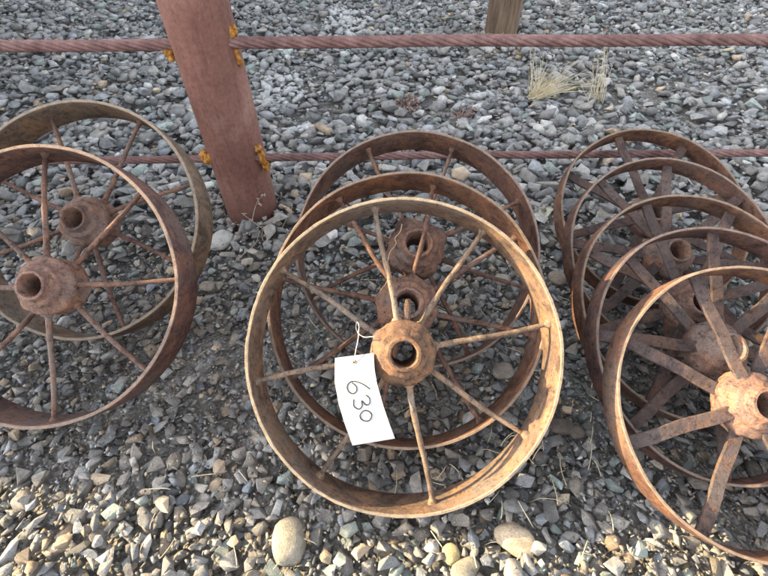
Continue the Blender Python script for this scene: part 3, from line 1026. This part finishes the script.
def tuft(name, label, x, y, n_, L, spread, mat, tilt_=(0.25, 0.1), wd=0.0016, sd=0):
    g = on_ground(x, y, 0)
    g.z = surf(g.x, g.y, 0.02) - 0.012
    r = random.Random(sd)
    parts = []
    for i in range(n_):
        a = r.uniform(0, 2 * PI)
        q = r.uniform(0, spread) ** 0.9
        d_ = Vector((math.cos(a) * q + tilt_[0], math.sin(a) * q + tilt_[1], 1)).normalized()
        p0 = Vector((r.gauss(0, 0.022), r.gauss(0, 0.018), 0))
        parts.append(blade(p0, d_, L * r.uniform(0.45, 1.1), wd * r.uniform(0.6, 1.2), r.uniform(0.05, 0.45), sd * 100 + i))
    o = link(name, mesh_of(name, *join(parts), True), mat)
    o.location = g
    tag(o, label, 'plant')
    return o
tuft('dry_grass', 'pale straw-coloured grass tuft growing between the two cables', 534, 97, 120, 0.30, 1.6, M['straw'], (1.05, 0.3), 0.0019, 3)
tuft('dry_grass', 'sparse pale grass tuft of a few long thin blades behind fence', 594, 98, 16, 0.36, 0.7, M['straw'], (-0.05, 0.15), 0.0024, 5)
tuft('dry_grass', 'small tuft of straw at the foot of the timber post', 484, 38, 26, 0.12, 1.3, M['straw'], (0.1, -0.2), 0.003, 8)

def branchy(name, label, x, y, segs, mat, r0=0.0011, buds=0, sd=0):
    """small dead weed: stems given as pixel polylines raised above the gravel"""
    r = random.Random(sd)
    g = on_ground(x, y, 0.012)
    parts = []
    for pl in segs:
        pts = [on_ground(a, b, z) - g for a, b, z in pl]
        pts = catmull(pts, 4)
        parts.append(tube(pts, [r0 * (1 - 0.55 * i / len(pts)) for i in range(len(pts))], 5))
        if buds:
            for q in range(buds):
                c = pts[-1] + Vector((r.gauss(0, 0.006), r.gauss(0, 0.006), r.gauss(0, 0.004)))
                e = c + Vector((r.gauss(0, 0.008), r.gauss(0, 0.008), r.uniform(0.002, 0.01)))
                parts.append(tube([c, (c + e) / 2, e], [0.0012, 0.0026, 0.0008], 5))
    o = link(name, mesh_of(name, *join(parts), True), mat)
    o.location = g
    tag(o, label, 'plant')
branchy('dead_weed', 'thin dead branching weed in front of the red pipe post', 258, 232,
        [[(234, 263, 0.012), (246, 252, 0.03), (256, 243, 0.035), (259, 233, 0.04), (263, 229, 0.045)], [(263, 229, 0.045), (252, 221, 0.06), (243, 214, 0.06)],
         [(252, 221, 0.06), (255, 208, 0.09), (258, 200, 0.11)], [(258, 200, 0.11), (264, 195, 0.12)], [(258, 200, 0.11), (254, 195, 0.12)], [(258, 200, 0.11), (260, 205, 0.10)],
         [(263, 229, 0.045), (272, 228, 0.04), (282, 228, 0.03), (289, 233, 0.02)], [(263, 229, 0.045), (262, 237, 0.03), (265, 243, 0.02)], [(282, 228, 0.03), (287, 218, 0.04), (292, 207, 0.045), (287, 200, 0.05), (281, 195, 0.05)]], M['twig'], 0.0013, 2, 1)
def flower_weed(x, y, s, sd, label):
    g = on_ground(x, y, 0)
    g.z = surf(g.x, g.y, 0.02) - 0.008
    r = random.Random(sd)
    parts = []
    for i in range(26):
        a = r.uniform(0, 2 * PI)
        p0 = Vector((0, 0, 0))
        e = Vector((math.cos(a) * s * r.uniform(0.3, 1.3), math.sin(a) * s * r.uniform(0.3, 1), s * r.uniform(0.25, 1.0)))
        mid = e * 0.5 + Vector((0, 0, s * 0.15))
        parts.append(tube(catmull([p0, mid, e], 3), 0.0012, 4))
        for q in range(3):
            c = e + Vector((r.gauss(0, s * 0.13), r.gauss(0, s * 0.13), r.gauss(0, s * 0.08)))
            dv = Vector((r.gauss(0, 1), r.gauss(0, 1), r.gauss(0, 1))).normalized() * s * 0.16
            parts.append(tube([c - dv, c, c + dv], [0.0006, s * 0.055, 0.0006], 5))
    o = link('dried_weed', mesh_of('dried_weed', *join(parts), True), M['dryflower'])
    o.location = g
    tag(o, label, 'plant')
flower_weed(408, 103, 0.075, 3, 'wide pinkish dried weed on the ballast between the cables')
flower_weed(462, 117, 0.05, 4, 'small upright pinkish dried weed near the rearmost wheel')

# loose straws lying on the gravel
def litter():
    r = random.Random(5)
    parts = []
    spots = [(r.uniform(150, 620), r.uniform(180, 570)) for _ in range(46)] + [(r.uniform(430, 600), r.uniform(270, 500)) for _ in range(30)] + [(200, 345), (505, 440), (592, 455), (562, 470), (470, 290), (480, 330), (455, 300)]
    for (x, y) in spots:
        g = on_ground(x, y, 0.012)
        a = r.uniform(0, PI)
        L = r.uniform(0.018, 0.065)
        dv = Vector((math.cos(a), math.sin(a), 0))
        sd_ = Vector((-dv.y, dv.x, 0)) * r.uniform(-0.3, 0.3)
        pts = []
        for i in range(5):
            u = i / 4 - 0.5
            q = g + dv * L * u + sd_ * L * (u * u)
            q.z = 0
            pts.append(q)
        z0 = surf(pts[0].x, pts[0].y, 0.008); z1 = surf(pts[-1].x, pts[-1].y, 0.008); zm = surf(pts[2].x, pts[2].y, 0.006)
        top = max((z0 + z1) / 2, zm)
        for i, q in enumerate(pts):
            u = i / 4
            q.z = max(z0 + (z1 - z0) * u, (zm if 0 < i < 4 else -1)) + 0.002
        parts.append(tube(pts, [r.uniform(0.0006, 0.0011)] * 5, 4))
    return join(parts)
o = link('straw_litter', mesh_of('straw_litter', *litter(), True), M['straw'])
tag(o, 'loose dry straws scattered over the gravel', 'straw', kind='stuff')

# pale strand standing in for a sunlit broken edge on the rear hub
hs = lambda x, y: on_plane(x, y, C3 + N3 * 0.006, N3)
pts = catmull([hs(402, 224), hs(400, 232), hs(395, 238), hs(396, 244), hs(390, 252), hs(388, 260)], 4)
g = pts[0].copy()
o = link('lit_edge_strand', mesh_of('lit_edge_strand', *tube([x - g for x in pts], 0.0011, 5), True), M['straw'])
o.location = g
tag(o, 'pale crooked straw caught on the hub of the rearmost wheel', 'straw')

# ------------------------------------------------------------------ added shade casters, unseen, left of the frame
def shade_shed():  # unseen building, added to keep the sun off the yard
    root = empty('added_shade_shed', (-4.6, 1.47, 0))
    root.rotation_euler = (0, 0, math.atan2(SUN.y, SUN.x) - PI)
    tag(root, 'added unseen shed along the yard, shading the gravel', 'shade_shed')
    Ln, Wd, Hh = 13.0, 4.0, 3.8
    def corr(L_, hgt):
        k = int(L_ / 0.06)
        v, f = [], []
        for i in range(k + 1):
            y = L_ * i / k
            x = 0.012 * math.cos(i * PI / 1.0)
            v += [(x, y, -0.05), (x, y, hgt)]
        for i in range(k):
            f.append((2 * i, 2 * i + 2, 2 * i + 3, 2 * i + 1))
        o = len(v)
        v += [(a - 0.04, b, c) for a, b, c in v]
        f += [tuple(o + q for q in reversed(t)) for t in f[:k]]
        for i in range(k):
            f.append((2 * i + 1, 2 * i + 3, o + 2 * i + 3, o + 2 * i + 1))
        f += [(0, 1, o + 1, o), (2 * k, o + 2 * k, o + 2 * k + 1, 2 * k + 1)]
        return v, f
    a = link('wall', mesh_of('wall', *corr(Ln, Hh)), M['galv'], root)
    b = link('wall', mesh_of('wall', *corr(Ln, Hh)), M['galv'], root); b.location = (-Wd, 0, 0)
    for y in (0.06, Ln - 0.06):
        e = link('wall', mesh_of('wall', *corr(Wd - 0.12, Hh)), M['galv'], root)
        e.rotation_euler = (0, 0, PI / 2); e.location = (-0.06, y, 0)
    v = [(0.25, -0.03, Hh), (-Wd / 2, -0.03, Hh + 1.0), (-Wd - 0.25, -0.03, Hh), (0.25, Ln + 0.2, Hh), (-Wd / 2, Ln + 0.2, Hh + 1.0), (-Wd - 0.25, Ln + 0.2, Hh)]
    f = [(0, 3, 4, 1), (1, 4, 5, 2), (0, 1, 2), (3, 5, 4), (0, 2, 5, 3)]
    link('roof', mesh_of('roof', v, f), M['galv'], root)
shade_shed()
def shade_crate():  # unseen low block, added to shade the near gravel
    root = empty('added_shade_crate', (-3.1, 1.19, 0))
    root.rotation_euler = (0, 0, math.atan2(SUN.y, SUN.x) - PI)
    tag(root, 'added unseen crate standing beyond the pair of wide-rimmed wheels', 'shade_crate')
    w_, d_, h_ = 1.0, 1.0, 1.06
    n_ = 9
    sl = mesh_of('slat', *box(0, 0, 0, w_, 0.022, h_ / n_ - 0.004)); sl.materials.append(M['timber'])
    s2 = mesh_of('slat', *box(0, 0, 0, 0.022, d_ - 0.05, h_ / n_ - 0.004)); s2.materials.append(M['timber'])
    for i in range(n_):
        z = 0.02 + h_ * (i + 0.5) / n_
        for sg in (-1, 1):
            o = link('slat', sl, None, root); o.location = (0, sg * d_ / 2, z)
            o = link('slat', s2, None, root); o.location = (sg * (w_ / 2 - 0.012), 0, z)
    link('lid', mesh_of('lid', *box(0, 0, h_ + 0.034, w_ + 0.02, d_ + 0.03, 0.024)), M['timber'], root)
    for a in (-1, 1):
        for b in (-1, 1):
            o = link('corner_post', mesh_of('corner_post', *box(a * (w_ / 2 - 0.06), b * (d_ / 2 - 0.05), h_ / 2, 0.07, 0.07, h_ - 0.02)), M['timber'], root)
shade_crate()
